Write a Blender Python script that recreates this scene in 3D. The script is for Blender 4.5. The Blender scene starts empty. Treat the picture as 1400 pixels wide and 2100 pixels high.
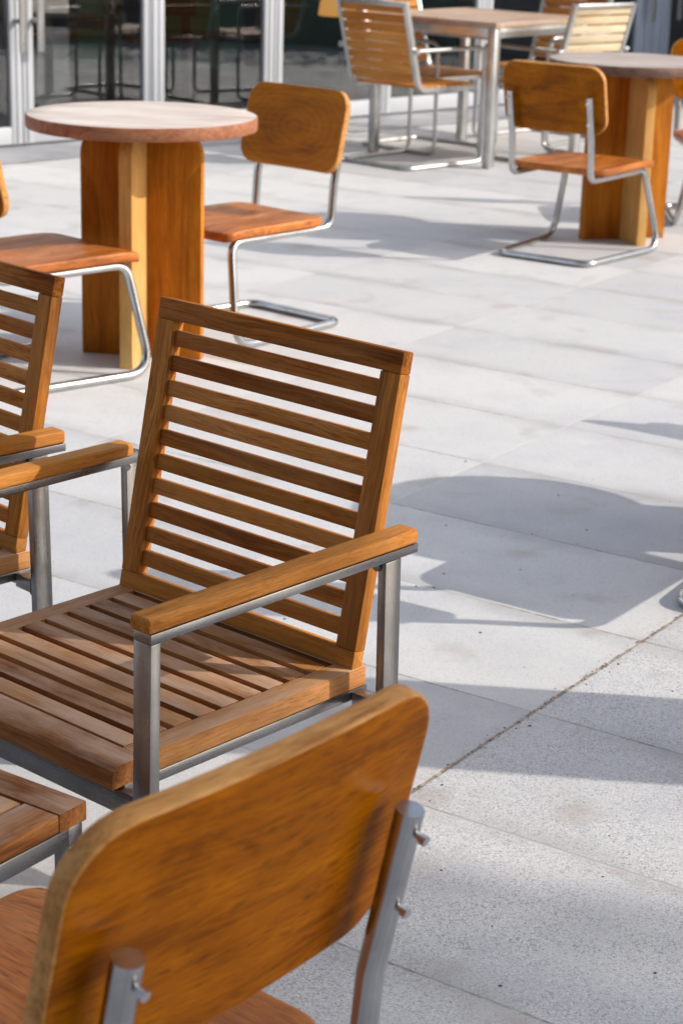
import bpy, bmesh, math, random
from mathutils import Vector, Matrix
random.seed(11)
R = math.radians
sc = bpy.context.scene
COL = sc.collection

# ------------------------------------------------------------------ materials
def new_mat(name):
    m = bpy.data.materials.new(name); m.use_nodes = True
    nt = m.node_tree; nt.nodes.clear()
    out = nt.nodes.new('ShaderNodeOutputMaterial')
    b = nt.nodes.new('ShaderNodeBsdfPrincipled')
    nt.links.new(b.outputs[0], out.inputs[0])
    return m, nt, b, out

class N:
    """tiny node-graph helper"""
    def __init__(s, nt): s.nt = nt
    def node(s, t, **kw):
        n = s.nt.nodes.new(t)
        for k, v in kw.items(): setattr(n, k, v)
        return n
    def link(s, a, b): s.nt.links.new(a, b)
    def put(s, sock, v):
        if hasattr(v, 'is_output') or isinstance(v, bpy.types.NodeSocket): s.link(v, sock)
        else: sock.default_value = v
    def math(s, op, a, b=0.0, c=None, clamp=False):
        n = s.node('ShaderNodeMath', operation=op, use_clamp=clamp)
        s.put(n.inputs[0], a); s.put(n.inputs[1], b)
        if c is not None: s.put(n.inputs[2], c)
        return n.outputs[0]
    def vmath(s, op, a, b=(0, 0, 0)):
        n = s.node('ShaderNodeVectorMath', operation=op)
        s.put(n.inputs[0], a); s.put(n.inputs[1], b)
        return n.outputs[0]
    def mix(s, fac, a, b, blend='MIX'):
        n = s.node('ShaderNodeMix', data_type='RGBA', blend_type=blend)
        s.put(n.inputs[0], fac); s.put(n.inputs[6], a); s.put(n.inputs[7], b)
        return n.outputs[2]
    def ramp(s, fac, stops, interp='LINEAR'):
        n = s.node('ShaderNodeValToRGB'); cr = n.color_ramp; cr.interpolation = interp
        while len(cr.elements) < len(stops): cr.elements.new(0.5)
        for e, (p, c) in zip(cr.elements, stops):
            e.position = p; e.color = c if len(c) == 4 else (*c, 1)
        s.put(n.inputs[0], fac)
        return n.outputs[0]
    def rng(s, v, a, b, c=0.0, d=1.0, smooth=False):
        n = s.node('ShaderNodeMapRange', clamp=True)
        if smooth: n.interpolation_type = 'SMOOTHSTEP'
        s.put(n.inputs[0], v)
        for i, x in enumerate((a, b, c, d)): s.put(n.inputs[i + 1], x)
        return n.outputs[0]
    def noise(s, vec, scale, detail=4, rough=.55, dist=0.0):
        n = s.node('ShaderNodeTexNoise')
        s.put(n.inputs['Vector'], vec); n.inputs['Scale'].default_value = scale
        n.inputs['Detail'].default_value = detail; n.inputs['Roughness'].default_value = rough
        n.inputs['Distortion'].default_value = dist
        return n.outputs[0]
    def node_noise_color(s, vec, scale):
        n = s.node('ShaderNodeTexNoise'); s.put(n.inputs['Vector'], vec); n.inputs['Scale'].default_value = scale; n.inputs['Detail'].default_value = 1
        return n.outputs[1]
    def attr(s, name):
        return s.node('ShaderNodeAttribute', attribute_name=name)
    def bump(s, h, strength, dist, bsdf):
        n = s.node('ShaderNodeBump'); n.inputs['Strength'].default_value = strength
        n.inputs['Distance'].default_value = dist
        s.put(n.inputs['Height'], h); s.link(n.outputs[0], bsdf.inputs['Normal'])

def wood(name, dark, mid, light, gloss=.45, ring=14, streak=70, weather=None, rings_oval=False, pore=0.0, blotch=.35, up=False, lx=1.6, oval=.05, var=.55, coat=0.0, fleck=.5, spec=.4):
    m, nt, b, out = new_mat(name); g = N(nt)
    gc = g.attr('gc').outputs['Vector']; gv = g.attr('gv').outputs['Fac']
    oi = g.node('ShaderNodeObjectInfo').outputs['Random']
    off = g.node('ShaderNodeCombineXYZ')
    g.put(off.inputs[0], g.math('MULTIPLY', oi, 37.0)); g.put(off.inputs[1], g.math('MULTIPLY', oi, 11.3))
    p = g.vmath('ADD', gc, off.outputs[0])
    warp = g.noise(g.vmath('MULTIPLY', p, (3.0, 9.0, 9.0)), 1.0, 2, .5)
    wv = g.node('ShaderNodeCombineXYZ'); g.put(wv.inputs[1], g.math('MULTIPLY', g.math('SUBTRACT', warp, .5), .05))
    p2 = g.vmath('ADD', p, wv.outputs[0])
    big = g.noise(g.vmath('MULTIPLY', p2, (lx, ring, ring)), 1.0, 4, .6, .6)
    fine = g.noise(g.vmath('MULTIPLY', p2, (5.0, streak * 3.2, streak * 3.2)), 1.0, 5, .65, .2)
    fib = g.noise(g.vmath('MULTIPLY', p2, (24.0, streak * 9, streak * 9)), 1.0, 3, .6)
    por = g.noise(g.vmath('MULTIPLY', p2, (38.0, 520, 520)), 1.0, 2, .5)
    fig = g.noise(g.vmath('MULTIPLY', p2, (9.0, 55, 55)), 1.0, 4, .6, 1.2)
    f = g.math('ADD', g.math('MULTIPLY', big, .62), g.math('MULTIPLY', fine, .38))
    f = g.rng(f, .26, .74, .12, .88)
    if rings_oval:
        q = g.vmath('MULTIPLY', gc, (1.0, 1.75, 1.0))
        d = g.node('ShaderNodeVectorMath', operation='LENGTH'); g.link(q, d.inputs[0])
        rr = g.math('ADD', g.math('MULTIPLY', d.outputs['Value'], 185.0), g.math('MULTIPLY', warp, 9.0))
        w = g.math('MULTIPLY', g.math('SINE', rr), oval)
        f = g.math('ADD', f, w)
    f = g.math('ADD', f, g.math('MULTIPLY', g.math('SUBTRACT', gv, .5), var * .42))
    c = g.ramp(f, [(.28, dark), (.5, mid), (.74, light)])
    fl = g.rng(fib, .54, .68, 0, fleck)
    c = g.mix(fl, c, (*[x * .55 for x in dark[:3]], 1))
    if pore: c = g.mix(g.math('MULTIPLY', g.rng(por, .50, .64, 0, pore), g.rng(fig, .40, .60, .25, 1)), c, (*[x * .42 for x in dark[:3]], 1))
    bl = g.noise(p, 5.5, 4, .6)
    c = g.mix(g.rng(bl, .38, .66, 0, blotch), c, (*[x * .55 for x in mid], 1))
    hue = g.math('FRACT', g.math('MULTIPLY', gv, 7.31))
    c = g.mix(g.rng(hue, .55, 1.0, 0, var * .5), c, (light[0] * .92, light[1] * .92, light[2] * .75, 1))
    c = g.mix(g.rng(hue, .45, .0, 0, var * .55), c, (dark[0] * 1.6, dark[1] * 1.5, dark[2] * 1.5, 1))
    if weather:
        wn = g.noise(g.vmath('MULTIPLY', p2, (4.0, 14, 14)), 1.0, 5, .65)
        wf = g.rng(wn, .36, .64, 0, weather[1])
        if up:                                     # greyed by rain where the board faces the sky
            sx_ = g.node('ShaderNodeSeparateXYZ'); g.link(g.node('ShaderNodeNewGeometry').outputs['True Normal'], sx_.inputs[0])
            wf = g.math('MULTIPLY', wf, g.rng(sx_.outputs[2], .5, .8))
        c = g.mix(wf, c, (*weather[0], 1))
    g.link(c, b.inputs['Base Color'])
    g.put(b.inputs['Roughness'], g.rng(f, .3, .8, gloss + .1, gloss - .06))
    b.inputs['Specular IOR Level'].default_value = spec
    b.inputs['Coat Weight'].default_value = coat; b.inputs['Coat Roughness'].default_value = .26
    g.bump(g.math('ADD', g.math('MULTIPLY', fib, .6), fine), .25, .0012, b)
    return m

def steel(name, col=(.56, .56, .56), rough=.28, brushed=True, scale=1.0):
    m, nt, b, out = new_mat(name); g = N(nt)
    tc = g.node('ShaderNodeTexCoord').outputs['Object']
    gc = g.attr('gc').outputs['Vector']
    n1 = g.noise(g.vmath('MULTIPLY', gc, (6, 420, 420)), scale, 4, .65)
    n2 = g.noise(tc, 14.0, 4, .6)
    c = g.mix(g.rng(n2, .35, .7), (*col, 1), (*[x * .74 for x in col], 1))
    c = g.mix(g.rng(n1, .5, .72, 0, .2 if brushed else .35), c, (*[x * .6 for x in col], 1))
    g.link(c, b.inputs['Base Color']); b.inputs['Metallic'].default_value = 1.0
    g.put(b.inputs['Roughness'], g.rng(g.math('ADD', g.math('MULTIPLY', n1, .5), g.math('MULTIPLY', n2, .5)), .3, .7, rough - .07, rough + .12))
    g.bump(n1, .22 if brushed else .07, .0008, b)
    return m

def plain(name, col, rough=.6, metal=0.0, noise=.12, scale=6.0, bump=0.0):
    m, nt, b, out = new_mat(name); g = N(nt)
    tc = g.node('ShaderNodeTexCoord').outputs['Object']
    n = g.noise(tc, scale, 5, .6)
    c = g.mix(g.rng(n, .3, .7), (*[x * (1 - noise) for x in col], 1), (*[min(1, x * (1 + noise)) for x in col], 1))
    g.link(c, b.inputs['Base Color']); b.inputs['Roughness'].default_value = rough
    b.inputs['Metallic'].default_value = metal
    if bump: g.bump(g.noise(tc, scale * 12, 4, .6), bump, .002, b)
    return m

TEAK = wood('teak', (.12, .028, .002), (.47, .158, .017), (.70, .31, .075), gloss=.55, ring=24, streak=75,
            weather=((.46, .23, .095), .3), var=.75, spec=.07, pore=.6)
TEAK_SEAT = wood('teak_weathered', (.12, .034, .005), (.40, .150, .034), (.62, .30, .11), gloss=.55, ring=18, streak=60,
            weather=((.58, .40, .28), .85), var=.7, spec=.2, pore=.4, up=True)
VARN = wood('varnished_wood', (.17, .043, .0), (.35, .101, .0), (.50, .165, .0), gloss=.38, ring=15, streak=60, var=.15, fleck=.4, spec=.0, pore=.75, blotch=.38, coat=.25, lx=6)
VARN_EDGE = wood('varnished_edge', (.27, .10, .022), (.57, .265, .075), (.70, .38, .13), gloss=.5, ring=60, streak=60, var=.2, fleck=.3, spec=.15, pore=.35, blotch=.15, lx=9)
VARN_RING = wood('ring_grained_wood', (.20, .052, .0), (.43, .132, .0), (.55, .20, .002), gloss=.40, ring=10, streak=30, rings_oval=True, var=.2, fleck=.12, spec=.0, coat=.2, oval=.032, lx=3)
SEATW = wood('oiled_seat_wood', (.15, .028, .002), (.54, .155, .018), (.74, .28, .065), gloss=.40, ring=26, streak=34, var=.25, fleck=.7, spec=.3, pore=.95, blotch=.8, lx=3.5)
PED = wood('pedestal_wood', (.27, .080, .003), (.48, .162, .009), (.60, .24, .025), gloss=.55, ring=11, streak=34, var=.25, fleck=.35, spec=.16, pore=.2)
PED_SUNLIT = wood('sunlit_pedestal_wood', (.38, .155, .028), (.60, .31, .088), (.72, .45, .17), gloss=.55, ring=11, streak=34, var=.3, fleck=.2, spec=.2)  # lighter copy of the pedestal wood: sunlight on the front panel, put into the colour
TOP_PALE = wood('bleached_table_wood', (.42, .30, .23), (.58, .46, .39), (.72, .63, .57), gloss=.42, ring=12, streak=30, var=.2, fleck=.1,
                weather=((.76, .71, .67), .6))
TOP_GREY = wood('greyed_table_wood', (.26, .20, .17), (.45, .38, .34), (.60, .53, .49), gloss=.5, ring=14, streak=36, var=.2, fleck=.3)
RIM_RED = wood('reddish_rim_wood', (.14, .042, .02), (.34, .125, .06), (.47, .22, .12), gloss=.5, ring=40, streak=60, var=.3, spec=.25, pore=.5)
RIM_GREY = wood('grey_brown_rim_wood', (.07, .038, .026), (.17, .10, .07), (.29, .20, .15), gloss=.6, ring=40, streak=60, var=.3, spec=.2, pore=.5)
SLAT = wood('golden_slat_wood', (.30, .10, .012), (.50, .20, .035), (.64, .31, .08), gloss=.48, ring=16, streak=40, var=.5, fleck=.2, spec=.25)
SLAT_SUNLIT = wood('sunlit_slat_wood', (.5, .36, .2), (.66, .52, .33), (.76, .64, .46), gloss=.5, ring=10, streak=30, var=.2, fleck=.1)  # lighter copy of the slat wood: sunlight on one chair back, painted in
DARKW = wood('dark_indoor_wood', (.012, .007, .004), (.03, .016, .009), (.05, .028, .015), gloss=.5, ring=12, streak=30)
STEEL = steel('brushed_steel', (.31, .298, .29), .27)
CHROME = steel('worn_chrome', (.56, .56, .56), .17, brushed=False)
CHROMEB = steel('brushed_tube_end', (.62, .62, .63), .30)
SATIN = steel('satin_tube', (.60, .595, .585), .30)
ALU = plain('grey_aluminium_paint', (.47, .485, .51), .45, noise=.03, scale=2)
ALU_SHADED = plain('shaded_frame_paint', (.36, .40, .47), .45, noise=.03, scale=2)  # darker bluish copy of the frame paint: shade on the right doors, painted in
BLACK = plain('flat_black', (.012, .012, .013), .6)
WELD = plain('dark_weld', (.10, .09, .085), .5, metal=.8)

def glass_mat(name, tint, refl):
    m, nt, b, out = new_mat(name); g = N(nt); nt.nodes.remove(b)
    tr = g.node('ShaderNodeBsdfTransparent'); tr.inputs[0].default_value = (*tint, 1)
    gl = g.node('ShaderNodeBsdfGlossy'); gl.inputs['Roughness'].default_value = .015
    gl.inputs[0].default_value = (.95, .97, 1, 1)
    fr = g.node('ShaderNodeFresnel'); fr.inputs[0].default_value = 1.5
    fac = g.math('ADD', g.math('MULTIPLY', fr.outputs[0], 2.3), refl, clamp=True)
    bf = g.node('ShaderNodeNewGeometry').outputs['Backfacing']; fac = g.math('MULTIPLY', fac, g.math('SUBTRACT', 1.0, bf))
    mx = g.node('ShaderNodeMixShader'); g.link(fac, mx.inputs[0]); g.link(tr.outputs[0], mx.inputs[1]); g.link(gl.outputs[0], mx.inputs[2])
    g.link(mx.outputs[0], out.inputs[0])
    return m
GLASS = glass_mat('window_glass', (.56, .535, .49), .0)
GLASS_G = glass_mat('green_window_glass', (.55, .72, .65), .0)

# paving frame measured from the joints: p0, direction along the joint, direction across the rows
P0 = Vector((.36311, 3.36841, 0)); JD = Vector((.25053, .37381, 0)).normalized(); JROT = math.atan2(JD.y, JD.x)
def ground_mat():
    m, nt, b, out = new_mat('granite_paving'); g = N(nt)
    tc = g.node('ShaderNodeTexCoord').outputs['Object']
    rel = g.vmath('SUBTRACT', tc, tuple(P0))
    du = g.node('ShaderNodeVectorMath', operation='DOT_PRODUCT'); g.link(rel, du.inputs[0]); du.inputs[1].default_value = tuple(JD)
    dv = g.node('ShaderNodeVectorMath', operation='DOT_PRODUCT'); g.link(rel, dv.inputs[0]); dv.inputs[1].default_value = (-JD.y, JD.x, 0)
    u = g.math('DIVIDE', du.outputs['Value'], .45); v = g.math('DIVIDE', dv.outputs['Value'], .90)
    iu = g.math('FLOOR', u); iv = g.math('FLOOR', v)
    def dist(x, size):
        f = g.math('FRACT', g.math('ADD', x, .5))
        return g.math('MULTIPLY', g.math('ABSOLUTE', g.math('SUBTRACT', f, .5)), size)
    eu = dist(u, .45); ev = dist(v, .90)
    wob = g.math('MULTIPLY', g.math('SUBTRACT', g.noise(tc, 60.0, 3, .6), .5), .004)
    eu = g.math('ADD', eu, wob); ev = g.math('ADD', ev, wob)
    # per-slab randomness
    cb = g.node('ShaderNodeCombineXYZ'); g.put(cb.inputs[0], iu); g.put(cb.inputs[1], iv)
    wn = g.node('ShaderNodeTexWhiteNoise', noise_dimensions='2D'); g.link(cb.outputs[0], wn.inputs[0])
    rnd = wn.outputs['Value']
    # the row on the near side of the dirty joint is coarse flamed granite, the others are finer
    coarse = g.math('LESS_THAN', v, 0.0)
    offs = g.node('ShaderNodeCombineXYZ'); g.put(offs.inputs[0], g.math('MULTIPLY', rnd, 9.0)); g.put(offs.inputs[1], g.math('MULTIPLY', iv, 3.1))
    tp = g.vmath('ADD', tc, offs.outputs[0])
    base = g.mix(rnd, (.51, .512, .518, 1), (.655, .65, .635, 1))
    cloud = g.noise(tp, 3.2, 5, .6)
    base = g.mix(g.rng(cloud, .46, .70, 0, .36), base, (.40, .41, .44, 1))
    warm = g.noise(tp, 1.7, 3, .5)
    base = g.mix(g.rng(warm, .5, .75, 0, .35), base, (.66, .635, .59, 1))
    def grains(scale):
        v_ = g.node('ShaderNodeTexVoronoi'); v_.inputs['Scale'].default_value = scale
        g.link(g.vmath('ADD', tp, g.vmath('MULTIPLY', g.node_noise_color(tp, scale * 1.3), (.0022, .0022, 0))), v_.inputs['Vector'])
        sp_ = g.node('ShaderNodeSeparateColor'); g.link(v_.outputs['Color'], sp_.inputs[0]); return sp_.outputs
    ga, gb2 = grains(430.0), grains(260.0)
    patch = g.noise(tp, 7.0, 4, .6)
    amt = g.math('ADD', g.math('MULTIPLY', coarse, g.rng(patch, .35, .65, .14, .42)), .15)
    sp1 = g.math('ADD', g.math('MULTIPLY', ga[0], .5), g.math('MULTIPLY', gb2[0], .5))
    base = g.mix(g.math('MULTIPLY', g.math('LESS_THAN', ga[0], .24), amt), base, (.22, .23, .27, 1))
    base = g.mix(g.math('MULTIPLY', g.math('LESS_THAN', gb2[0], .10), g.math('MULTIPLY', amt, .9)), base, (.17, .175, .20, 1))
    base = g.mix(g.math('MULTIPLY', g.math('GREATER_THAN', ga[1], .80), g.math('MULTIPLY', amt, .8)), base, (.90, .89, .87, 1))
    vo = g.node('ShaderNodeTexVoronoi'); vo.inputs['Scale'].default_value = 34.0; g.link(tp, vo.inputs['Vector'])
    vs_ = g.node('ShaderNodeSeparateColor'); g.link(vo.outputs['Color'], vs_.inputs[0])
    pit = g.math('MULTIPLY', g.rng(vo.outputs['Distance'], .04, .09, .7, 0), g.math('LESS_THAN', vs_.outputs[0], .38))
    base = g.mix(pit, base, (.15, .15, .16, 1))
    # damp dirty smears beside the cross joints
    sm = g.noise(g.vmath('MULTIPLY', tp, (1.0, 1.0, 1.0)), 2.3, 4, .6)
    near = g.math('MULTIPLY', g.rng(eu, .0, .085, 1, 0, True), g.rng(sm, .42, .62))
    base = g.mix(g.math('MULTIPLY', near, .5), base, (.30, .29, .275, 1))
    spot = g.noise(tp, 4.6, 4, .55)
    base = g.mix(g.rng(spot, .60, .74, 0, .6), base, (.40, .345, .30, 1))
    # joints
    dirt = g.noise(tc, 46.0, 4, .7)
    jc = g.mix(g.rng(dirt, .40, .62), (.50, .43, .35, 1), (.13, .085, .06, 1))
    isA = g.math('LESS_THAN', g.math('ABSOLUTE', v), .2)
    wA = g.math('ADD', g.math('MULTIPLY', isA, g.rng(g.noise(tc, 9.0, 3, .6), .3, .7, .0002, .0024)), .0022)
    jv = g.math('SUBTRACT', 1.0, g.rng(g.math('DIVIDE', ev, wA), .7, 1.5, 0, 1))
    ju = g.rng(eu, .0018, .0040, 1, 0)
    pale = g.mix(g.math('MULTIPLY', g.rng(dirt, .36, .6), g.rng(g.noise(tc, 1.4, 3, .6), .44, .56)), (.46, .445, .42, 1), (.13, .10, .08, 1))
    col = g.mix(g.math('MULTIPLY', ju, g.rng(v, .5, 2.5, .92, .6)), base, pale)
    far = g.math('LESS_THAN', v, .5)
    jcol = g.mix(far, (.68, .66, .63, 1), jc)
    col = g.mix(g.math('MULTIPLY', jv, g.math('ADD', .55, g.math('MULTIPLY', far, .42))), col, jcol)
    # a dirt apron along the dirty joint
    ap = g.math('MULTIPLY', g.math('MULTIPLY', isA, g.rng(ev, .006, .03, 1, 0, True)), g.rng(dirt, .5, .72))
    col = g.mix(g.math('MULTIPLY', ap, .6), col, (.30, .24, .19, 1))
    g.link(col, b.inputs['Base Color'])
    g.put(b.inputs['Roughness'], g.rng(cloud, .3, .7, .55, .75))
    h = g.math('SUBTRACT', g.math('MULTIPLY', sp1, .25), g.math('ADD', jv, g.math('MULTIPLY', ju, .6)))
    g.bump(h, .35, .004, b)
    return m

# ------------------------------------------------------------------ mesh building
class MB:
    def __init__(s): s.v = []; s.f = []; s.gc = []; s.gv = []; s.mi = []
    def add(s, verts, faces, gc=None, gv=None, mi=0):
        o = len(s.v); s.v += [tuple(p) for p in verts]
        s.f += [tuple(i + o for i in f) for f in faces]
        s.mi += list(mi) if isinstance(mi, (list, tuple)) else [mi] * len(faces)
        s.gc += [tuple(p) for p in (gc if gc is not None else verts)]
        s.gv += [random.random() if gv is None else gv] * len(verts)
    def board(s, c, L, W, T, dims, bev=.002, mi=0, segs=2, gv=None):
        """bevelled box: c centre, L/W/T unit axes, dims along them; grain runs along L"""
        bm = bmesh.new(); bmesh.ops.create_cube(bm, size=1)
        for vt in bm.verts: vt.co = Vector((vt.co.x * dims[0], vt.co.y * dims[1], vt.co.z * dims[2]))
        if bev: bmesh.ops.bevel(bm, geom=bm.edges[:], offset=bev, segments=segs, affect='EDGES', profile=.5)
        bm.verts.index_update()
        L, W, T, c = Vector(L), Vector(W), Vector(T), Vector(c)
        off = Vector((random.uniform(0, 9), random.uniform(0, 9), random.uniform(0, 9)))
        vs = [c + L * q.co.x + W * q.co.y + T * q.co.z for q in bm.verts]
        s.add(vs, [[q.index for q in f.verts] for f in bm.faces], [q.co + off for q in bm.verts], random.random() if gv is None else gv, mi)
        bm.free()
    def box(s, lo, hi, bev=.002, grain='x', mi=0):
        lo, hi = Vector(lo), Vector(hi); c = (lo + hi) / 2; d = hi - lo
        X, Y, Z = (1, 0, 0), (0, 1, 0), (0, 0, 1)
        if grain == 'x': s.board(c, X, Y, Z, (d.x, d.y, d.z), bev, mi)
        elif grain == 'y': s.board(c, Y, X, Z, (d.y, d.x, d.z), bev, mi)
        else: s.board(c, Z, X, Y, (d.z, d.x, d.y), bev, mi)
    def tube(s, pts, rad, rb=.05, seg=14, square=False, cap=True, mi=0, steps=7):
        pts = [Vector(p) for p in pts]; path = [pts[0]]
        rbs = rb if isinstance(rb, (list, tuple)) else [rb] * (len(pts) - 2)
        for i in range(1, len(pts) - 1):
            a, b_, c = pts[i - 1], pts[i], pts[i + 1]
            d1 = (a - b_).normalized(); d2 = (c - b_).normalized()
            ang = d1.angle(d2); t = min(rbs[i - 1] / max(math.tan(ang / 2), 1e-4), .48 * (a - b_).length, .48 * (c - b_).length)
            if math.pi - ang < .02: path.append(b_); continue
            p1, p2 = b_ + d1 * t, b_ + d2 * t
            for k in range(steps + 1):
                u = k / steps                                   # quadratic fillet
                path.append(p1 * (1 - u) ** 2 + b_ * 2 * u * (1 - u) + p2 * u ** 2)
        path.append(pts[-1])
        tg = [(path[min(i + 1, len(path) - 1)] - path[max(i - 1, 0)]).normalized() for i in range(len(path))]
        ref = Vector((0, 0, 1)) if abs(tg[0].z) < .9 else Vector((1, 0, 0))
        nrm = (ref - tg[0] * ref.dot(tg[0])).normalized()
        n = 4 if square else seg
        vs, fs, gcs = [], [], []; run = random.uniform(0, 5)
        for i, p in enumerate(path):
            if i: run += (p - path[i - 1]).length
            if i:
                q = tg[i - 1].rotation_difference(tg[i]); nrm = q @ nrm
                nrm = (nrm - tg[i] * nrm.dot(tg[i])).normalized()
            bn = tg[i].cross(nrm)
            for k in range(n):
                a = 2 * math.pi * (k + (.5 if square else 0)) / n
                r = rad * (1.414 if square else 1)
                vs.append(p + nrm * math.cos(a) * r + bn * math.sin(a) * r); gcs.append((run, math.cos(a) * r, math.sin(a) * r))
        for i in range(len(path) - 1):
            for k in range(n):
                k2 = (k + 1) % n
                fs.append((i * n + k, i * n + k2, (i + 1) * n + k2, (i + 1) * n + k))
        if cap:
            fs.append(tuple(range(n - 1, -1, -1))); o = (len(path) - 1) * n; fs.append(tuple(o + k for k in range(n)))
        s.add(vs, fs, gcs, mi=mi)
    def slab(s, outline, t, fn, bev=.003, rings=(1, .93, .8, .6, .4, .2), mi=(0, 0, 0), grain=0, gcoff=None):
        """plate: 2D outline (CCW), thickness t; fn(u, v, w) maps to 3D (w from -t/2 to t/2)"""
        n = len(outline); vs, gcs, fs, mis = [], [], [], []
        cx = sum(p[0] for p in outline) / n; cy = sum(p[1] for p in outline) / n
        # inset by bev: approximate by scaling towards the centre
        mr = max(max(abs(p[0] - cx), abs(p[1] - cy)) for p in outline)
        off = Vector(gcoff) if gcoff is not None else Vector((random.uniform(0, 9), random.uniform(0, 9), random.uniform(0, 9)))
        def ring(sc_, w):
            for (a, b_) in outline:
                u, v = cx + (a - cx) * sc_, cy + (b_ - cy) * sc_
                vs.append(fn(u, v, w)); gcs.append((Vector((u, v, w)) if grain == 0 else Vector((v, u, w))) + off)
        e = 1 - bev / mr
        loops = [(r * e, -t / 2) for r in reversed(rings)] + [(1 - .3 * (1 - e), -t / 2 + bev * .3), (1, -t / 2 + bev), (1, t / 2 - bev), (1 - .3 * (1 - e), t / 2 - bev * .3)] + [(r * e, t / 2) for r in rings]
        for sc_, w in loops: ring(sc_, w)
        nl = len(loops); nr = len(rings)
        for i in range(nl - 1):
            m_ = mi[1] if i < nr - 1 else (mi[0] if i >= nl - nr else mi[2])
            for k in range(n):
                k2 = (k + 1) % n
                fs.append((i * n + k, i * n + k2, (i + 1) * n + k2, (i + 1) * n + k)); mis.append(m_)
        b0 = len(vs); vs.append(fn(cx, cy, -t / 2)); gcs.append((Vector((cx, cy, -t / 2)) if grain == 0 else Vector((cy, cx, -t / 2))) + off)
        b1 = len(vs); vs.append(fn(cx, cy, t / 2)); gcs.append((Vector((cx, cy, t / 2)) if grain == 0 else Vector((cy, cx, t / 2))) + off)
        for k in range(n):
            k2 = (k + 1) % n
            fs.append((b0, k2, k)); mis.append(mi[1])
            o = (nl - 1) * n; fs.append((b1, o + k, o + k2)); mis.append(mi[0])
        s.add(vs, fs, gcs, None, mis)
    def build(s, name, mats, parent=None, smooth=35):
        me = bpy.data.meshes.new(name); me.from_pydata(s.v, [], s.f)
        a = me.attributes.new('gc', 'FLOAT_VECTOR', 'POINT'); a.data.foreach_set('vector', [x for p in s.gc for x in p])
        a = me.attributes.new('gv', 'FLOAT', 'POINT'); a.data.foreach_set('value', s.gv)
        for m in (mats if isinstance(mats, (list, tuple)) else [mats]): me.materials.append(m)
        me.polygons.foreach_set('material_index', s.mi)
        bm = bmesh.new(); bm.from_mesh(me); bmesh.ops.recalc_face_normals(bm, faces=bm.faces); bm.to_mesh(me); bm.free()
        if smooth:
            me.polygons.foreach_set('use_smooth', [True] * len(me.polygons)); me.set_sharp_from_angle(angle=R(smooth))
        me.update()
        o = bpy.data.objects.new(name, me); COL.objects.link(o)
        if parent: o.parent = parent
        return o

def rrect(x0, x1, y0, y1, r, seg=8):
    rs = r if isinstance(r, (list, tuple)) else [r] * 4
    out = []
    for (cx, cy, sx, sy, a0, rr) in ((x1, y1, -1, -1, 0, rs[0]), (x0, y1, 1, -1, 90, rs[1]), (x0, y0, 1, 1, 180, rs[2]), (x1, y0, -1, 1, 270, rs[3])):
        for k in range(seg + 1):
            a = R(a0 + 90 * k / seg); out.append((cx + sx * rr + rr * math.cos(a), cy + sy * rr + rr * math.sin(a)))
    # densify long straight runs so that curved plates stay smooth
    res = []
    for i, p in enumerate(out):
        q = out[(i + 1) % len(out)]; d = math.dist(p, q); k = max(1, int(d / .03))
        for j in range(k): res.append((p[0] + (q[0] - p[0]) * j / k, p[1] + (q[1] - p[1]) * j / k))
    return res

def tag(o, label=None, cat=None, group=None, kind=None):
    if label: o['label'] = label
    if cat: o['category'] = cat
    if group: o['group'] = group
    if kind: o['kind'] = kind
    return o
def thing(name, label, cat, loc=(0, 0, 0), rz=0, group=None):
    o = bpy.data.objects.new(name, None); COL.objects.link(o)
    o.location = loc; o.rotation_euler = (0, 0, rz); o.empty_display_size = .1
    return tag(o, label, cat, group)
def dup(root, loc, rz, label, group=None):
    def cp(o, parent):
        c = o.copy(); COL.objects.link(c); c.parent = parent
        for ch in o.children: cp(ch, c)
        return c
    kids = list(root.children)
    r = root.copy(); COL.objects.link(r); r.location = loc; r.rotation_euler = (0, 0, rz); r['label'] = label
    if group: r['group'] = group
    for k in kids: cp(k, r)
    return r
def child(root, name):
    for c in root.children:
        if c.name.split('.')[0] == name: return c

X, Y, Z = Vector((1, 0, 0)), Vector((0, 1, 0)), Vector((0, 0, 1))

# ------------------------------------------------------------------ ground
gb = MB(); gb.add([(-60, -40, 0), (60, -40, 0), (60, 80, 0), (-60, 80, 0)], [(0, 1, 2, 3)])
tag(gb.build('pavement', ground_mat(), smooth=0), kind='structure')

# crumbs of dirt in the dirty joint
cr = MB(); rg = random.Random(5)
for i in range(240):
    t = rg.uniform(-.9, 2.2); w = rg.gauss(0, .0035 if i % 6 else .016); sz = rg.uniform(.0006, .0019)
    p = P0 + JD * t + Vector((-JD.y, JD.x, 0)) * w
    a = rg.uniform(0, 6.28); ca, sa = math.cos(a) * sz, math.sin(a) * sz
    cr.add([(p.x - ca * 2, p.y - sa * 2, .0003), (p.x + sa, p.y - ca, .0003), (p.x + ca * 2, p.y + sa * 2, .0003), (p.x - sa, p.y + ca, .0003), (p.x, p.y, sz * 1.1)],
           [(0, 1, 4), (1, 2, 4), (2, 3, 4), (3, 0, 4)])
for i in range(90):
    p = Vector((rg.uniform(-.6, 1.2), rg.uniform(2.1, 5.2), 0)); sz = rg.uniform(.001, .003)
    cr.add([(p.x - sz * 1.6, p.y, .0003), (p.x, p.y - sz, .0003), (p.x + sz * 1.5, p.y, .0003), (p.x, p.y + sz, .0003), (p.x, p.y, sz)],
           [(0, 1, 4), (1, 2, 4), (2, 3, 4), (3, 0, 4)])
tag(cr.build('dirt_crumbs', plain('brown_dirt', (.11, .075, .05), .9, noise=.4, scale=90), smooth=0),
    'brown dirt and leaf crumbs scattered in the paving joint', 'dirt', kind='stuff')

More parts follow.
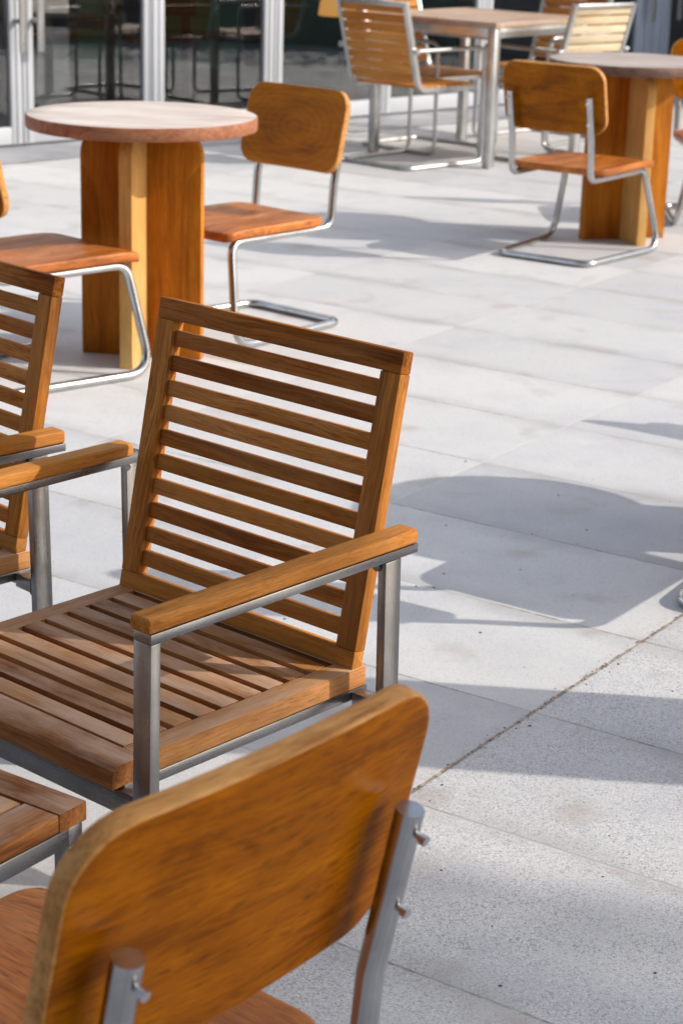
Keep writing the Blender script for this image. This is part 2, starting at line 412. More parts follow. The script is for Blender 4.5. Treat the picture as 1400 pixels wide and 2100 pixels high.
# ------------------------------------------------------------------ cafe chair (cantilever)
def bk_y(x, z):                       # backrest mid-surface
    e = -.209 - .062 * (z - .515) / .26
    return e - .008 - .012 * (1 - (x / .218) ** 2)
def make_cafe(label, loc, rz, group):
    t = thing('cantilever_chair', label, 'chair', loc, rz, group)
    fr = MB(); r = .0138; h = .0142
    half = [(-.176, -.296, .662), (-.176, -.257, .480), (-.176, -.245, .335), (-.178, .222, .335), (-.246, .262, h), (-.203, -.273, h)]
    path = half + [(-x, y, z) for x, y, z in reversed(half)]
    fr.tube(path, r, [.018, .045, .055, .075, .055, .055, .075, .055, .045, .018], seg=16)
    fr.build('tube_frame', CHROME, t, smooth=50)
    s = MB()
    def sm(u, v, w):
        d = -.010 * max(0, 1 - (u / .19) ** 2) * max(0, 1 - ((v + .02) / .20) ** 2) if w > 0 else 0
        fr_ = -.010 * max(0, (v - .17) / .09) ** 2
        return Vector((u, v, .3635 + w + d + fr_))
    s.slab(rrect(-.208, .208, -.205, .262, [.028, .028, .06, .06], 8), .029, sm, bev=.006, rings=(1, .95, .85, .72, .58, .44, .3, .15), grain=1)
    s.build('seat', SEATW, t, smooth=45)
    b = MB()
    def bmf(u, v, w):
        y = bk_y(u, v); dy = .024 * u / .218 / .218
        n = Vector((-dy, 1, .24)).normalized()
        if w < 0: y -= .0045 * sum(math.exp(-(((u - s_ * .158) / .026) ** 2 + ((v - .690) / .026) ** 2)) for s_ in (-1, 1))
        return Vector((u, y, v)) + n * w
    b.slab(rrect(-.224, .224, .513, .777, .062, 9), .023, bmf, bev=.003, rings=(1, .97, .94, .9, .86, .82, .78, .74, .7, .66, .62, .58, .5, .4, .3, .2, .1), mi=(0, 0, 1), gcoff=(0, -.645, 0))
    b.build('backrest', [VARN, VARN_EDGE], t, smooth=45)
    for sx in (-1, 1):
        for z in (.560, .640):
            bo = MB(); yp = -.256 - .040 * (z - .488) / .18
            bo.tube([(sx * .176, yp - .010, z), (sx * .176, yp - .0245, z - .004)], .0036, seg=10)
            bo.tube([(sx * .176, yp - .0200, z - .003), (sx * .176, yp - .026, z - .0045), ], .0052, seg=10)
            bo.build('bolt', CHROMEB, t, smooth=40)
    return t
G_CAFE = 'cantilever wooden chairs on the terrace'
fg = make_cafe('large cantilever chair in the foreground, its brown backrest seen from behind at the bottom', (-.2705, 1.676, 0), .879, G_CAFE)
dup(fg, (.924, 8.079, 0), -.596, 'cantilever wooden chair with its back to us, pushed to the round table at the right')
mc = dup(fg, (-.359, 6.511, 0), 2.415, 'cantilever wooden chair with oval ring grain on its backrest, right of the left round table')
dup(fg, (-.942, 5.795, 0), -.795, 'cantilever wooden chair at the left edge, reddish seat in front of the left round table')
dup(fg, (1.672, 9.015, 0), 3.17, 'cantilever wooden chair cut by the right edge, behind the right round table')
for c in mc.children:
    if c.name.startswith('backrest'):
        c.data = c.data.copy(); c.data.materials[0] = VARN_RING
# ------------------------------------------------------------------ round tables
def disc_outline(r, n=96): return [(r * math.cos(2 * math.pi * k / n), r * math.sin(2 * math.pi * k / n)) for k in range(n)]
def make_round(label, loc, rz, mats, group):
    t = thing('round_table', label, 'table', loc, rz, group)
    tp = MB()
    tp.slab(disc_outline(.35), .040, lambda u, v, w: Vector((u, v, .727 + w)), bev=.004, rings=(1, .8, .5, .2), mi=(0, 1, 1))
    tp.build('tabletop', mats, t, smooth=40)
    def panel(outline, along, n0, mat=PED):
        pb = MB(); a = Vector(along); nn = Vector(n0)
        pb.slab(outline, .040, lambda u, v, w: a * u + Z * v + nn * w, bev=.003, rings=(1, .7, .35), grain=1)
        pb.build('pedestal_panel', mat, t, smooth=40)
    panel(rrect(-.19, .19, .001, .706, [.08, .08, .001, .001], 8), (1, 0, 0), (0, -1, 0))
    panel(rrect(.0205, .195, .001, .706, [.08, .001, .001, .001], 8), (0, -1, 0), (-1, 0, 0), PED_SUNLIT)
    panel(rrect(.0205, .195, .001, .706, [.08, .001, .001, .001], 8), (0, 1, 0), (1, 0, 0))
    return t
lt = make_round('round wooden table with a pale bleached top on a cross pedestal, at the left', (-.637, 6.076, 0), R(-9), [TOP_PALE, RIM_RED], 'round pedestal tables')
rt = dup(lt, (1.16, 8.455, 0), R(18), 'round wooden table with a greyed top and dark rim, cut by the right edge')
for c in rt.children:
    if c.name.startswith('tabletop'):
        c.data = c.data.copy(); c.data.materials[0] = TOP_GREY; c.data.materials[1] = RIM_GREY

# ------------------------------------------------------------------ teak armchair
KS = 1.075; CUT = 1.46655 * (KS - 1) / KS
def make_arm(label, loc, rz, group):
    t = thing('teak_armchair', label, 'armchair', loc, rz, group)
    # backrest plane: bottom (y -.077, z .436) to top (y -.161, z .869)
    p0 = Vector((0, -.077, .436)); p1 = Vector((0, -.163, .869)); up = (p1 - p0).normalized(); Lb = (p1 - p0).length
    nf = X.cross(up).normalized()                    # faces the sitter or away
    if nf.y < 0: nf = -nf
    hw = .232; th = .021
    def bp(x, h, d=0): return p0 + X * x + up * h + nf * (d - th / 2)
    tr_, br_ = .030, .033
    b = MB()
    b.board(bp(0, Lb - tr_ / 2), X, up, nf, (2 * hw, tr_, th), .0018)
    b.board(bp(0, br_ / 2), X, up, nf, (2 * hw, br_, th), .0018)
    for sx in (-1, 1):
        b.board(bp(sx * (hw - .0175), (Lb - tr_ + br_) / 2, 0), up, X, nf, (Lb - tr_ - br_ - .0006, .035, th), .0016)
    b.build('backrest_frame', TEAK, t, smooth=30)
    sl = MB(); n = 10; lo, hi = br_, Lb - tr_; gap = .0138; sh = (hi - lo - gap * (n + 1)) / n
    for i in range(n):
        h = lo + gap + sh / 2 + i * (sh + gap)
        sl.board(bp(0, h, -.002), X, up, nf, (2 * hw - .071, sh, .014), .0012)
    sl.build('backrest_slats', TEAK, t, smooth=30)
    # seat: side boards front to back, slats across, front slat with a rounded nose
    se = MB(); zt = .444; yb, yf = -.106, .352
    for sx in (-1, 1):
        se.board((sx * .2165, (yb + yf - .048) / 2, zt - .014), Y, X, Z, (yf - .048 - yb, .035, .028), .0016)
    nose = [(yf - .047, zt), (yf - .014, zt), (yf - .007, zt - .0015), (yf - .002, zt - .006), (yf, zt - .013), (yf, zt - .029), (yf - .047, zt - .029)]
    xs = (-.235, .235); off = Vector((3.1, 5.7, 1.2)); gv_ = .45; m_ = len(nose)
    vv = [(x, y, z) for x in xs for (y, z) in nose]
    se.add(vv, [tuple(range(m_)), tuple(range(2 * m_ - 1, m_ - 1, -1))] + [(k, (k + 1) % m_, m_ + (k + 1) % m_, m_ + k) for k in range(m_)],
           [Vector(p) + off for p in vv], gv_)
    ns = 9; y0 = -.075; y1 = yf - .050; pitch = (y1 - y0) / ns
    se.board((0, -.0915, zt - .011), X, Y, Z, (.397, .029, .022), .0012)
    for i in range(ns):
        se.board((0, y0 + pitch * (i + .5) + .004, zt - .0115), X, Y, Z, (.397, pitch - .0115, .024), .0012)
    se.build('seat', TEAK_SEAT, t, smooth=30)
    fr = MB(); xo = .294
    for sx in (-1, 1):
        # flat bar legs: the front one stands across, the rear one along the arm
        yr = -.152 if sx > 0 else -.086; ye = -.1655 if sx > 0 else -.1355
        for (yt, ybm, wx, wy) in ((.3345, .3405, .030, .016), (yr, yr - .010, .014, .031)):
            x = sx * (xo - wx / 2 - .002)
            c0 = Vector((x, yt, .6135)); c1 = Vector((x, ybm, CUT + .001))
            ax = (c0 - c1); ln = ax.length; ax.normalize(); yy = X.cross(ax).normalized()
            fr.board((c0 + c1) / 2, ax, X, yy, (ln, wx, wy), .0016)
        fr.board((sx * (xo - .017), (.3425 + ye) / 2, .6200), Y, X, Z, (.3425 - ye, .030, .0126), .0014)     # strip under the arm
        fr.board((sx * .2225, .112, .4082), Y, X, Z, (.441, .024, .0150), .0014)            # side rail
        fr.board((sx * .2570, yr - .002, .4030), X, Y, Z, (.0440, .024, .022), .002)        # stub from rail to rear leg
        for (yy_, zz_) in ((yr - .002, .403), ):
            fr.board((sx * .2775, yy_, zz_), X, Y, Z, (.005, .0275, .0255), .002, 1)         # weld bead
        # corner fillets where the legs meet the strip
        fr.tube([(sx * (xo - .017), .327, .603), (sx * (xo - .017), .318, .6125)], .006, seg=8)
        fr.tube([(sx * (xo - .017), yr + .014, .603), (sx * (xo - .017), yr + .022, .6125)], .006, seg=8)
    fr.board((0, .3355, .3960), X, Y, Z, (.5265, .0140, .032), .0016)
    fr.board((0, -.104, .3925), X, Y, Z, (.42, .022, .014), .002)
    fr.build('steel_frame', [STEEL, WELD], t, smooth=30)
    for sx in (-1, 1):
        a = MB()
        a.board((sx * (xo - .0185),   .1055, .6365), Y, X, Z, (.481, .034, .0200), .0045, segs=3, gv=.66 + .02 * sx)
        a.build('armrest', TEAK, t, smooth=30)
    for c in t.children:                                # true size: a low, wide lounge armchair standing on z = 0
        for v in c.data.vertices: v.co = Vector((v.co.x, v.co.y, v.co.z - CUT)) * KS
    return t
G_ARM = 'slatted teak armchairs'
ac = make_arm('slatted teak armchair in the middle, facing left, whole backrest and near armrest in view', (-.206 * KS, 2.566 * KS, 0), -.723 + math.pi, G_ARM)
dup(ac, (-.722 * KS, 3.012 * KS, 0), -.795 + math.pi, 'slatted teak armchair cut off by the left edge, behind the middle armchair')

dup(ac, (-1.47, 2.12, 0), R(-78), 'unseen slatted teak armchair added beyond the left edge, to darken the steel reflections')  # added out of view so the armchair steel mirrors something dark

# ------------------------------------------------------------------ footstool
def make_stool(loc, rz):
    t = thing('footstool', 'low slatted teak footstool on a steel frame at the lower left edge', 'footstool', loc, rz)
    # local origin at its far right corner on the ground: x runs left along the far edge, y runs towards us
    zt = .346; w = MB(); S = .49; q = .026
    bw = .050
    def bd(x0, x1, y0, y1, g, z0=zt - .027, z1=zt): w.box((x0, y0, z0), (x1, y1, z1), .0022, g)
    bd(0, S, 0, bw, 'x'); bd(0, S, S - bw, S, 'x')
    n = 8; p = S / n
    for i in range(n): bd(i * p + (.0 if i == 0 else .003), (i + 1) * p - (.0 if i == n - 1 else .003), bw + .001, S - bw - .001, 'y', zt - .025, zt - (0.001 if i in (0, n - 1) else .003))
    w.build('slatted_top', TEAK_SEAT, t, smooth=30)
    f = MB(); z1 = zt - .028
    a = .004
    f.box((a, a, z1 - q), (S - a, a + q, z1), .002); f.box((a, S - a - q, z1 - q), (S - a, S - a, z1), .002)
    f.box((a, a + q, z1 - q), (a + q, S - a - q, z1 - .0005), .002, 'y'); f.box((S - a - q, a + q, z1 - q), (S - a, S - a - q, z1 - .0005), .002, 'y')
    f.build('steel_frame', STEEL, t, smooth=30)
    for x in (a, S - a - q):
        for y in (a, S - a - q):
            l = MB(); l.box((x, y, .001), (x + q, y + q, z1 - q), .002, 'z'); l.build('leg', STEEL, t, smooth=30)
    return t
make_stool((-.2855 * 1.081, 2.088 * 1.081, 0), R(180 - 34.5))

# ------------------------------------------------------------------ square table and its four slatted steel armchairs
def make_square():
    t = thing('square_table', 'square wooden table on steel legs near the glass front', 'table', (.6695, 11.003, 0), R(-40.5))
    w = MB(); h = .425; z0, z1 = .716, .744
    for s in (-1, 1):
        w.box((-h, s * h - (0 if s < 0 else .07), z0), (h, s * h + (.07 if s < 0 else 0), z1), .003, 'x')
    for s in (-1, 1):
        w.box((s * h - (0 if s < 0 else .07), -h + .071, z0), (s * h + (.07 if s < 0 else 0), h - .071, z1), .003, 'y')
    n = 9; p = (2 * h - .142) / n
    for i in range(n):
        x = -h + .071 + i * p
        w.box((x + .002, -h + .071, z0 + .002), (x + p - .002, h - .071, z1 - .002), .002, 'y')
    w.build('tabletop', wood('terrace_table_wood', (.28, .15, .08), (.42, .26, .16), (.55, .40, .30), gloss=.42, weather=((.55, .46, .40), .5)), t, smooth=30)
    f = MB(); a = .415
    for s in (-1, 1):
        f.box((-a + .046, s * a - (0 if s < 0 else .03), .666), (a - .046, s * a + (.03 if s < 0 else 0), .715), .002, 'x')
        f.box((s * a - (0 if s < 0 else .03), -a + .046, .666), (s * a + (.03 if s < 0 else 0), a - .046, .715), .002, 'y')
    f.build('apron', SATIN, t, smooth=30)
    for sx in (-1, 1):
        for sy in (-1, 1):
            l = MB(); x, y = sx * (a - .023), sy * (a - .023)
            l.box((x - .023, y - .023, .001), (x + .023, y + .023, .715), .003, 'z'); l.build('leg', SATIN, t, smooth=30)
make_square()

def make_slat(label, loc, rz, group, pale=False):
    t = thing('slatted_armchair', label, 'armchair', loc, rz, group)
    a, b = .252, .230
    base = MB(); h = .0118
    half = [(-a, -.270, .603), (-a, .278, .603), (-a - .008, .285, h), (-a + .012, -.273, h)]
    base.tube(half + [(-x, y, z) for x, y, z in reversed(half)], .0112, [.05, .05, .05, .05, .05, .05], seg=12)
    base.build('tube_frame', SATIN, t, smooth=50)
    fr = MB()
    for s in (-1, 1):
        fr.tube([(s * b, -.325, .845), (s * b, -.200, .405), (s * b, .235, .398)], .0125, [.06], square=True)
        fr.tube([(s * (b + .012), -.262, .603), (s * (b + .046), -.262, .603)], .014, seg=12)
    fr.board((0, -.325, .833), X, Y, Z, (2 * b - .026, .024, .024), .002)
    fr.board((0, .222, .398), X, Y, Z, (2 * b - .026, .022, .022), .002)
    fr.build('back_frame', SATIN, t, smooth=30)
    sl = MB(); d = Vector((0, -.125, .44)).normalized(); nn = X.cross(d)
    n = 8; L = .405; p = L / n
    for i in range(n):
        c = Vector((0, -.2135, .4425)) + d * (p * (i + .5)) - nn * .003 * (1 if nn.y < 0 else -1)
        sl.board(c, X, d, nn, (2 * b - .027, p - .009, .020), .004)
    sl.build('backrest_slats', SLAT_SUNLIT if pale else SLAT, t, smooth=30)
    se = MB(); n = 8; p = .40 / n
    for i in range(n): se.board((0, -.185 + p * (i + .5), .4175), X, Y, Z, (2 * b + .02, p - .006, .016), .003)
    se.build('seat_slats', SLAT, t, smooth=30)
    return t
G_SL = 'slatted steel armchairs around the square table'
s1 = make_slat('slatted steel armchair seen from behind, at the near left side of the square table', (.302, 10.611, 0), -.759, G_SL)
s3 = dup(s1, (1.068, 10.841, 0), .744, 'slatted steel armchair with cream sunlit back, right of the square table')
dup(s1, (1.088, 11.746, 0), 2.428, 'slatted steel armchair facing us at the far right side of the square table')
dup(s1, (.412, 11.218, 0), 3.961, 'slatted steel armchair at the far left of the square table, mostly hidden behind another armchair')
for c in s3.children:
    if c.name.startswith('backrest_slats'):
        c.data = c.data.copy(); c.data.materials[0] = SLAT_SUNLIT

# ------------------------------------------------------------------ glazed cafe front
FA = Vector((-1.76844, 10.78468, 0)); FD = Vector((.72462, .68914, 0)); FN = Vector((FD.y, -FD.x, 0))   # along, outwards
def FP(s, o, z): return FA + FD * s + FN * o + Z * z
def fbox(mb, s0, s1, o0, o1, z0, z1, bev=.003, mi=0):
    mb.board(FP((s0 + s1) / 2, (o0 + o1) / 2, (z0 + z1) / 2), FD, FN, Z, (s1 - s0, o1 - o0, z1 - z0), bev, mi)
bd = thing('cafe_building', 'cafe building with a glazed aluminium door front behind the terrace tables', 'building', tuple(FA))
def fb(mb, name, mats, parent=None, label=None):
    o = mb.build(name, mats, None, smooth=30); p = parent or bd
    o.parent = p
    o.matrix_parent_inverse = Matrix.Translation(-FA) if p == bd else Matrix.Identity(4)
    if label: o['label'] = label
    return o
# leaves of the front: (s0, s1, kind, frame material, glass)
leaves = [(-2.70, -1.80, 'window', ALU, GLASS), (-1.80, -.90, 'window', ALU, GLASS), (-.90, 0, 'door', ALU, GLASS), (0, .89, 'door', ALU, GLASS),
          (.89, 1.78, 'window', ALU, GLASS), (1.78, 2.69, 'window', ALU, GLASS), (2.69, 3.60, 'window', ALU, GLASS_G), (3.60, 4.42, 'window', ALU, GLASS_G),
          (4.42, 5.35, 'door', ALU_SHADED, GLASS_G), (5.35, 6.28, 'door', ALU_SHADED, GLASS_G)]
TOPZ = 2.45
for (s0, s1, kind, fm, gm) in leaves:
    st = .072 if fm is ALU else .19
    f = MB(); g_ = .0035
    fbox(f, s0 + g_, s0 + st, -.045, .0, .012, TOPZ); fbox(f, s1 - st, s1 - g_, -.045, .0, .012, TOPZ)
    fbox(f, s0 + st, s1 - st, -.045, -.002, .012, .105); fbox(f, s0 + st, s1 - st, -.045, -.002, TOPZ - .08, TOPZ)
    # narrow raised bead along the stiles
    fbox(f, s0 + st * .42, s0 + st * .52, .0, .006, .02, TOPZ - .01, .001); fbox(f, s1 - st * .52, s1 - st * .42, .0, .006, .02, TOPZ - .01, .001)
    fo = fb(f, kind, fm)
    p = MB(); fbox(p, s0 + st - .004, s1 - st + .004, -.030, -.022, .10, TOPZ - .075, 0)
    po = fb(p, 'pane', gm, fo)
    k = MB(); fbox(k, s1 - st - .035, s1 - st, -.15, -.046, .0, TOPZ, .001); fbox(k, s0 + st, s0 + st + .02, -.15, -.046, .0, TOPZ, .001)
    fb(k, 'shaded_reveal', BLACK, fo)  # black strips stand in for shade on the frames' inner sides
    if kind == 'door':
        hs = s1 - st * .52 if (s0 < -.5 or 4 < s0 < 5) else s0 + st * 1.05
        h = MB(); z0 = .50 if fm is ALU else .515
        fbox(h, hs - .020, hs + .020, .062, .078, z0, 1.75, .004)
        for zz in (z0 + .16, 1.6): fbox(h, hs - .012, hs + .012, -.001, .0625, zz - .012, zz + .012, .003)
        fb(h, 'handle', SATIN, fo)
m_ = MB(); fbox(m_, .872, .908, -.04, .010, .0, TOPZ, .003); fb(m_, 'post', ALU)
w = MB(); fbox(w, -3.2, 6.9, -.25, .02, TOPZ + .004, 4.6, .01)
fb(w, 'upper_wall', plain('pale_render', (.55, .55, .55), .8, noise=.05, bump=.2))
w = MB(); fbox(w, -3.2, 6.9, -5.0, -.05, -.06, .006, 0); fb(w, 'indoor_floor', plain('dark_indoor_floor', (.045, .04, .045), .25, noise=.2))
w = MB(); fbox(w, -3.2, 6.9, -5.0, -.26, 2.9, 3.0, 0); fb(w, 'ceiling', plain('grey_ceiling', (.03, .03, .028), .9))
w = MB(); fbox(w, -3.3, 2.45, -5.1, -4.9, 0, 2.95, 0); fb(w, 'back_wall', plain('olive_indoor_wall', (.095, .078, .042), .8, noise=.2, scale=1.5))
w = MB(); fbox(w, 2.45, 6.9, -3.0, -2.9, 0, 2.95, 0); fb(w, 'partition', plain('green_indoor_wall', (.10, .34, .25), .7, noise=.25, scale=1.2))
w = MB(); EW = plain('grey_indoor_wall', (.12, .12, .11), .8); fbox(w, -3.3, -3.2, -5.0, .02, 0, 2.95, 0); fb(w, 'end_wall', EW)
w = MB(); fbox(w, 6.8, 6.9, -5.0, .0, 0, 2.95, 0); fb(w, 'end_wall', EW)
w = MB(); fbox(w, 6.45, 6.75, .03, 2.5, 0, 4.6, .01); fb(w, 'shading_wall', plain('grey_shading_wall', (.42, .42, .42), .85, noise=.08, bump=.3))  # unseen wall, added to throw shade on the right doors

# darker blotchy grey strip in front of the doors
sm_, snt, sb, so_ = new_mat('threshold_grey'); g = N(snt)
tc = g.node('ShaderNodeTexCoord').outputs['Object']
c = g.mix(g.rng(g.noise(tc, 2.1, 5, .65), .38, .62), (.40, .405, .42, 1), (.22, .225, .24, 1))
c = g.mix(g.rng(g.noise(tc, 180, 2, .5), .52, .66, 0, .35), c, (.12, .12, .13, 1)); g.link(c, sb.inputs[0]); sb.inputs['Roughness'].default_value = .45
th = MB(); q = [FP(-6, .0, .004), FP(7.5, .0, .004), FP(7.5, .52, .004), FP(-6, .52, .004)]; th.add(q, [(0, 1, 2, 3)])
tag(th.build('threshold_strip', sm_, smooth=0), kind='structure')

# ------------------------------------------------------------------ furniture indoors, seen dimly through the glass
def facing(s, o, z=0): p = FP(s, o, z); return (p.x, p.y, z + .007)
FR = math.atan2(FD.y, FD.x)
def indoor_table(label, s, o, w_, h_, splay=.05, name='indoor_table'):
    t = thing(name, label, 'table', facing(s, o), .1, 'dark furniture behind the glass')
    a = MB(); a.box((-w_ / 2, -.22, h_ - .06), (w_ / 2, .22, h_), .006); a.build('tabletop', DARKW, t)
    for sx in (-1, 1):
        for sy in (-1, 1):
            l = MB(); l.tube([(sx * (w_ / 2 - .06), sy * .16, h_ - .06), (sx * (w_ / 2 - .06 + splay), sy * (.16 + splay * .4), .0)], .026, seg=8); l.build('leg', DARKW, t)
    return t
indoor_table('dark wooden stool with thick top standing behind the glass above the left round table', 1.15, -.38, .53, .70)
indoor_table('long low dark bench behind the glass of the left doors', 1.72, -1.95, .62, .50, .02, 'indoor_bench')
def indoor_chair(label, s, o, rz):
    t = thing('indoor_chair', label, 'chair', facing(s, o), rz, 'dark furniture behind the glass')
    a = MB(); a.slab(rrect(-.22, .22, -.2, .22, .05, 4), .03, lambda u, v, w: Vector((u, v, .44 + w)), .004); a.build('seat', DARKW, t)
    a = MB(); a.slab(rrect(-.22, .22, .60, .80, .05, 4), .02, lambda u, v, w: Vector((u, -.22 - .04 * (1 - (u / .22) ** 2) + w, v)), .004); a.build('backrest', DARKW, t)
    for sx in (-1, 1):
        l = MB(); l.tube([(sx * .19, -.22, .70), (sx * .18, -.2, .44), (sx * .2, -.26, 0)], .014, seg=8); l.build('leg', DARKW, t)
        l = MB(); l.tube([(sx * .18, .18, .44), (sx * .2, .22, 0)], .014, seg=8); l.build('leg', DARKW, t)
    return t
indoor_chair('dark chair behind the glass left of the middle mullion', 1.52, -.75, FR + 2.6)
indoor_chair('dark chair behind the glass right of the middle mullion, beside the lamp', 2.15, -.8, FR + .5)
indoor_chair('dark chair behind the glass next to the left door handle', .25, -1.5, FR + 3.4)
lmp = thing('table_lamp', 'yellow dome lamp glowing behind the glass beside the slatted armchair', 'lamp', facing(2.755, -.46), FR)
a = MB(); n = 28; prof = [(.0, .255), (.06, .248), (.11, .215), (.14, .16), (.150, .09), (.150, .075), (.142, .075), (.13, .15), (.10, .20), (.05, .235)]
vs = [(r_ * math.cos(2 * math.pi * k / n), r_ * math.sin(2 * math.pi * k / n), z_ + .50) for r_, z_ in prof for k in range(n)]
fs = [(i * n + k, i * n + (k + 1) % n, (i + 1) * n + (k + 1) % n, (i + 1) * n + k) for i in range(len(prof) - 1) for k in range(n)]
a.add(vs, fs)
lm_, lnt, lb, lo_ = new_mat('glowing_lamp_shade'); lb.inputs['Base Color'].default_value = (.8, .5, .16, 1)
gg = N(lnt); tcz = gg.node('ShaderNodeTexCoord').outputs['Object']
gg.link(gg.mix(gg.rng(gg.noise(tcz, 9, 2, .5), .3, .7), (1, .50, .12, 1), (1, .58, .18, 1)), lb.inputs['Emission Color']); lb.inputs['Emission Strength'].default_value = 1.1
a.build('lamp_shade', lm_, lmp, smooth=60)
a = MB(); a.tube([(0, 0, .02), (0, 0, .70)], .014, seg=10); a.slab(disc_outline(.13, 28), .02, lambda u, v, w: Vector((u, v, .011 + w)), .003); a.build('stem', BLACK, lmp)

# ------------------------------------------------------------------ beyond the right edge: what throws the shadows seen on the paving
t3 = dup(lt, (1.55, 4.40, 0), R(24), 'round wooden table just outside the right edge, throwing the big shadow on the paving')
dup(fg, (1.035, 4.06, 0), -.60, 'cantilever chair just outside the right edge, near side of the unseen table')
dup(fg, (1.90, 4.98, 0), 2.55, 'cantilever chair on the far side of the table outside the right edge')
pl = thing('pillar', 'square grey pillar outside the right edge, throwing the straight shadow band', 'pillar', (1.95, 3.13, 0), R(-6))
a = MB(); a.box((-.19, -.19, .12), (.19, .19, 3.6), .01, 'z'); a.build('shaft', plain('pillar_render', (.5, .5, .5), .8, bump=.3), pl)
a = MB(); a.box((-.21, -.21, 0), (.21, .21, .12), .01); a.build('base', plain('pillar_base', (.3, .3, .3), .8, bump=.3), pl)

LEAF = plain('tree_leaf', (.055, .10, .025), .55, noise=.4, scale=1.3)
BARK = plain('tree_bark', (.12, .09, .065), .9, noise=.3, scale=14, bump=.6)
def leaf_cloud(mb, c, rad, n, size, rgen, squash=(1, 1, 1), hollow=.25):
    for _ in range(n):
        d = Vector((rgen.gauss(0, 1), rgen.gauss(0, 1), rgen.gauss(0, 1))).normalized()
        p = Vector(c) + Vector((d.x * squash[0], d.y * squash[1], d.z * squash[2])) * rad * (hollow + (1 - hollow) * rgen.random() ** .5)
        a = Vector((rgen.gauss(0, 1), rgen.gauss(0, 1), rgen.gauss(0, .6))).normalized(); b_ = a.orthogonal().normalized()
        b_ = (b_ * math.cos(rgen.random() * 6) + a.cross(b_) * math.sin(rgen.random() * 6)).normalized()
        s = size * rgen.uniform(.6, 1.3)
        mb.add([p - a * s, p + b_ * s * .42 - a * s * .1, p + a * s, p - b_ * s * .42 - a * s * .1], [(0, 1, 2, 3)])
def tree(label, c, rad, n, seed):
    rgen = random.Random(seed); t = thing('tree', label, 'tree', (c[0], c[1], 0))
    tk = MB(); h = c[2]
    tk.tube([(0, 0, -.05), (.05, .03, h * .4), (-.04, .06, h * .75), (0, 0, h + rad * .3)], .11, .5, seg=10)
    for i in range(7):
        a_ = i * .9 + rgen.random(); z_ = h - rad * (.9 - .2 * i)
        z_ = min(max(z_, h - rad * 1.1), h + rad * .2)
        tk.tube([(0, 0, z_), (math.cos(a_) * rad * .45, math.sin(a_) * rad * .45, z_ + rad * .2), (math.cos(a_) * rad * .85, math.sin(a_) * rad * .85, z_ + rad * .45)], .03, .2, seg=6)
    tk.build('trunk', BARK, t)
    cr_ = MB()
    for i in range(16):
        d = Vector((rgen.gauss(0, 1), rgen.gauss(0, 1), rgen.gauss(0, .8))).normalized() * rad * .62 * rgen.uniform(.3, 1)
        leaf_cloud(cr_, Vector((0, 0, h)) + d, rad * .48, n // 16, .085, rgen)
    cr_.build('crown', LEAF, t, smooth=0)
SUNH = Vector((1, -.1, 0)); TEL = .63
def shade_at(gx, gy, z): return (gx + z / TEL * SUNH.x, gy + z / TEL * SUNH.y, z)
tree('slim leafy tree beyond the right edge, shading the armchair', shade_at(-.90, 1.74, 7.5), 1.27, 12000, 3)
tree('unseen broad leafy tree added beyond the right edge to shade the terrace behind the viewer', shade_at(-1.2, -.9, 7.0), 1.9, 12000, 8)  # added tree: shades ground behind the camera, less bounce and darker reflections
tree('unseen round leafy tree added beyond the right edge to shade the paving left of the viewer', shade_at(-3.1, 1.0, 7.8), 1.5, 9000, 12)  # another added shade tree, dims the ground out of view on the left

# unseen house added behind the camera to cut sky fill and darken reflections
hb = thing('sky_block_house', 'unseen dark brick house added behind the viewer to cut the sky light', 'house', (0, -4.6, 0))
a = MB(); a.box((-16, -.4, 0), (9, .0, 7.5), .02); a.build('wall', plain('dark_brick', (.085, .055, .042), .85, noise=.25, scale=3, bump=.4), hb)
for k in range(7):
    a = MB(); a.box((-14 + k * 3.2, .002, .8), (-12.6 + k * 3.2, .05, 2.6), .01); wn_ = a.build('window', ALU, hb)
    a = MB(); a.box((-13.9 + k * 3.2, .051, .9), (-12.7 + k * 3.2, .056, 2.5), 0); a.build('pane', plain('dark_pane', (.03, .035, .04), .1, noise=0), wn_)
a = MB(); a.box((-16.3, -.7, 7.5), (9.3, .3, 7.8), .02); a.build('roof', plain('roof_edge', (.1, .1, .1), .8), hb)

hedge = thing('hedge', 'clipped dark hedge in a trough, added beyond the right edge to darken the glass reflections', 'hedge', (5.4, 9.8, 0), R(86))  # added as something dark for the glass to mirror
a = MB(); a.box((-5, -.3, 0), (5, .3, .42), .01); a.build('trough', plain('trough_grey', (.25, .25, .25), .8), hedge)
a = MB(); rgen = random.Random(9)
for i in range(2600):
    p = Vector((rgen.uniform(-5, 5), rgen.uniform(-.32, .32), rgen.uniform(.4, 1.35)))
    leaf_cloud(a, p, .06, 1, .09, rgen)
a.build('foliage', LEAF, hedge, smooth=0)

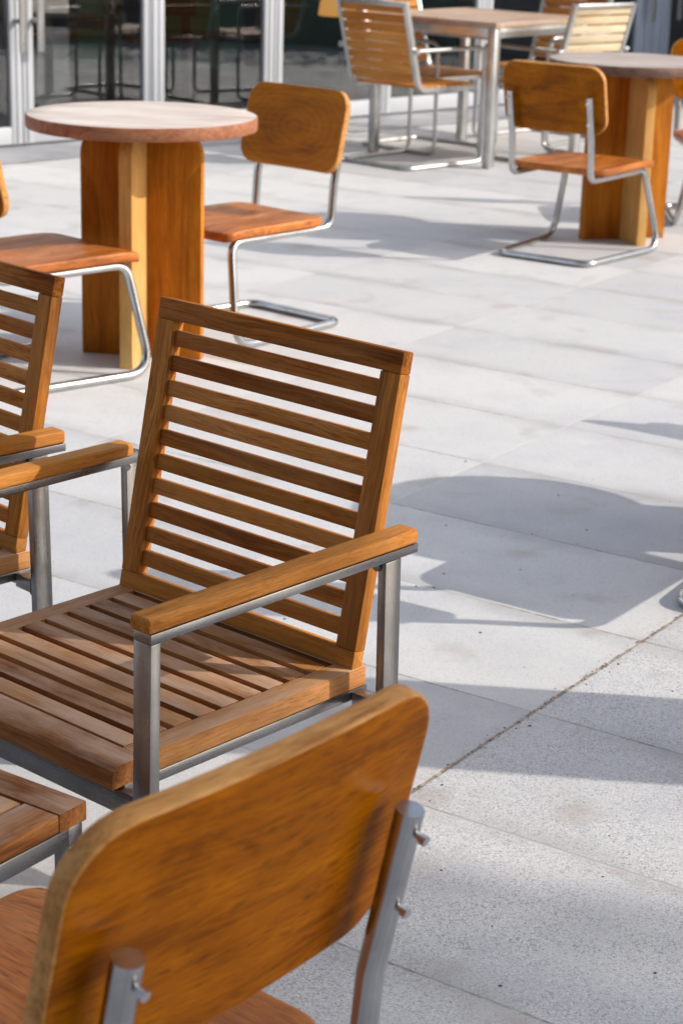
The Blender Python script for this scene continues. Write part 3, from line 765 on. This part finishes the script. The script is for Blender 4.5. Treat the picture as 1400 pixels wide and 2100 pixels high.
# ------------------------------------------------------------------ light, sky, camera
el = math.atan(TEL / SUNH.length); to_sun = Vector((SUNH.x, SUNH.y, TEL)).normalized()
sun = bpy.data.lights.new('sun', 'SUN'); sun.energy = 2.4; sun.angle = R(.53); sun.color = (1, .93, .84)
so = bpy.data.objects.new('sun', sun); COL.objects.link(so); so.rotation_euler = (-to_sun).to_track_quat('-Z', 'Y').to_euler(); so.location = (8, -2, 9)
wld = bpy.data.worlds.new('World'); sc.world = wld; wld.use_nodes = True; nt = wld.node_tree
sky = nt.nodes.new('ShaderNodeTexSky'); sky.sky_type = 'NISHITA'; sky.sun_disc = False
sky.sun_elevation = el; sky.sun_rotation = math.atan2(SUNH.x, SUNH.y); sky.air_density = 1.0; sky.dust_density = 2.0; sky.ozone_density = .6
bg = nt.nodes['Background']; bg.inputs[1].default_value = .15
hs = nt.nodes.new('ShaderNodeHueSaturation'); hs.inputs['Saturation'].default_value = .62
nt.links.new(sky.outputs[0], hs.inputs['Color']); nt.links.new(hs.outputs[0], bg.inputs[0])

cam = bpy.data.cameras.new('camera'); co = bpy.data.objects.new('camera', cam); COL.objects.link(co)
PI_, RO = .3129, -.0290
f = Vector((0, math.cos(PI_), -math.sin(PI_))); r = Vector((1, 0, 0)); d = f.cross(r)
cr_, sr_ = math.cos(RO), math.sin(RO)
r2 = r * cr_ + d * sr_; d2 = -r * sr_ + d * cr_
M = Matrix((r2, -d2, -f)).transposed().to_4x4(); M.translation = Vector((0, 0, 1.46655)); co.matrix_world = M
cam.sensor_fit = 'HORIZONTAL'; cam.sensor_width = 36; cam.lens = 4073.74 / 1400 * 36
cam.clip_start = .05; cam.clip_end = 300
cam.dof.use_dof = True; cam.dof.focus_distance = 2.85; cam.dof.aperture_fstop = 13.0; cam.dof.aperture_blades = 7
sc.camera = co
sc.view_settings.view_transform = 'Standard'; sc.view_settings.look = 'None'; sc.view_settings.gamma = 1; sc.view_settings.exposure = .70
sc.cycles.max_bounces = 10; sc.cycles.transparent_max_bounces = 12
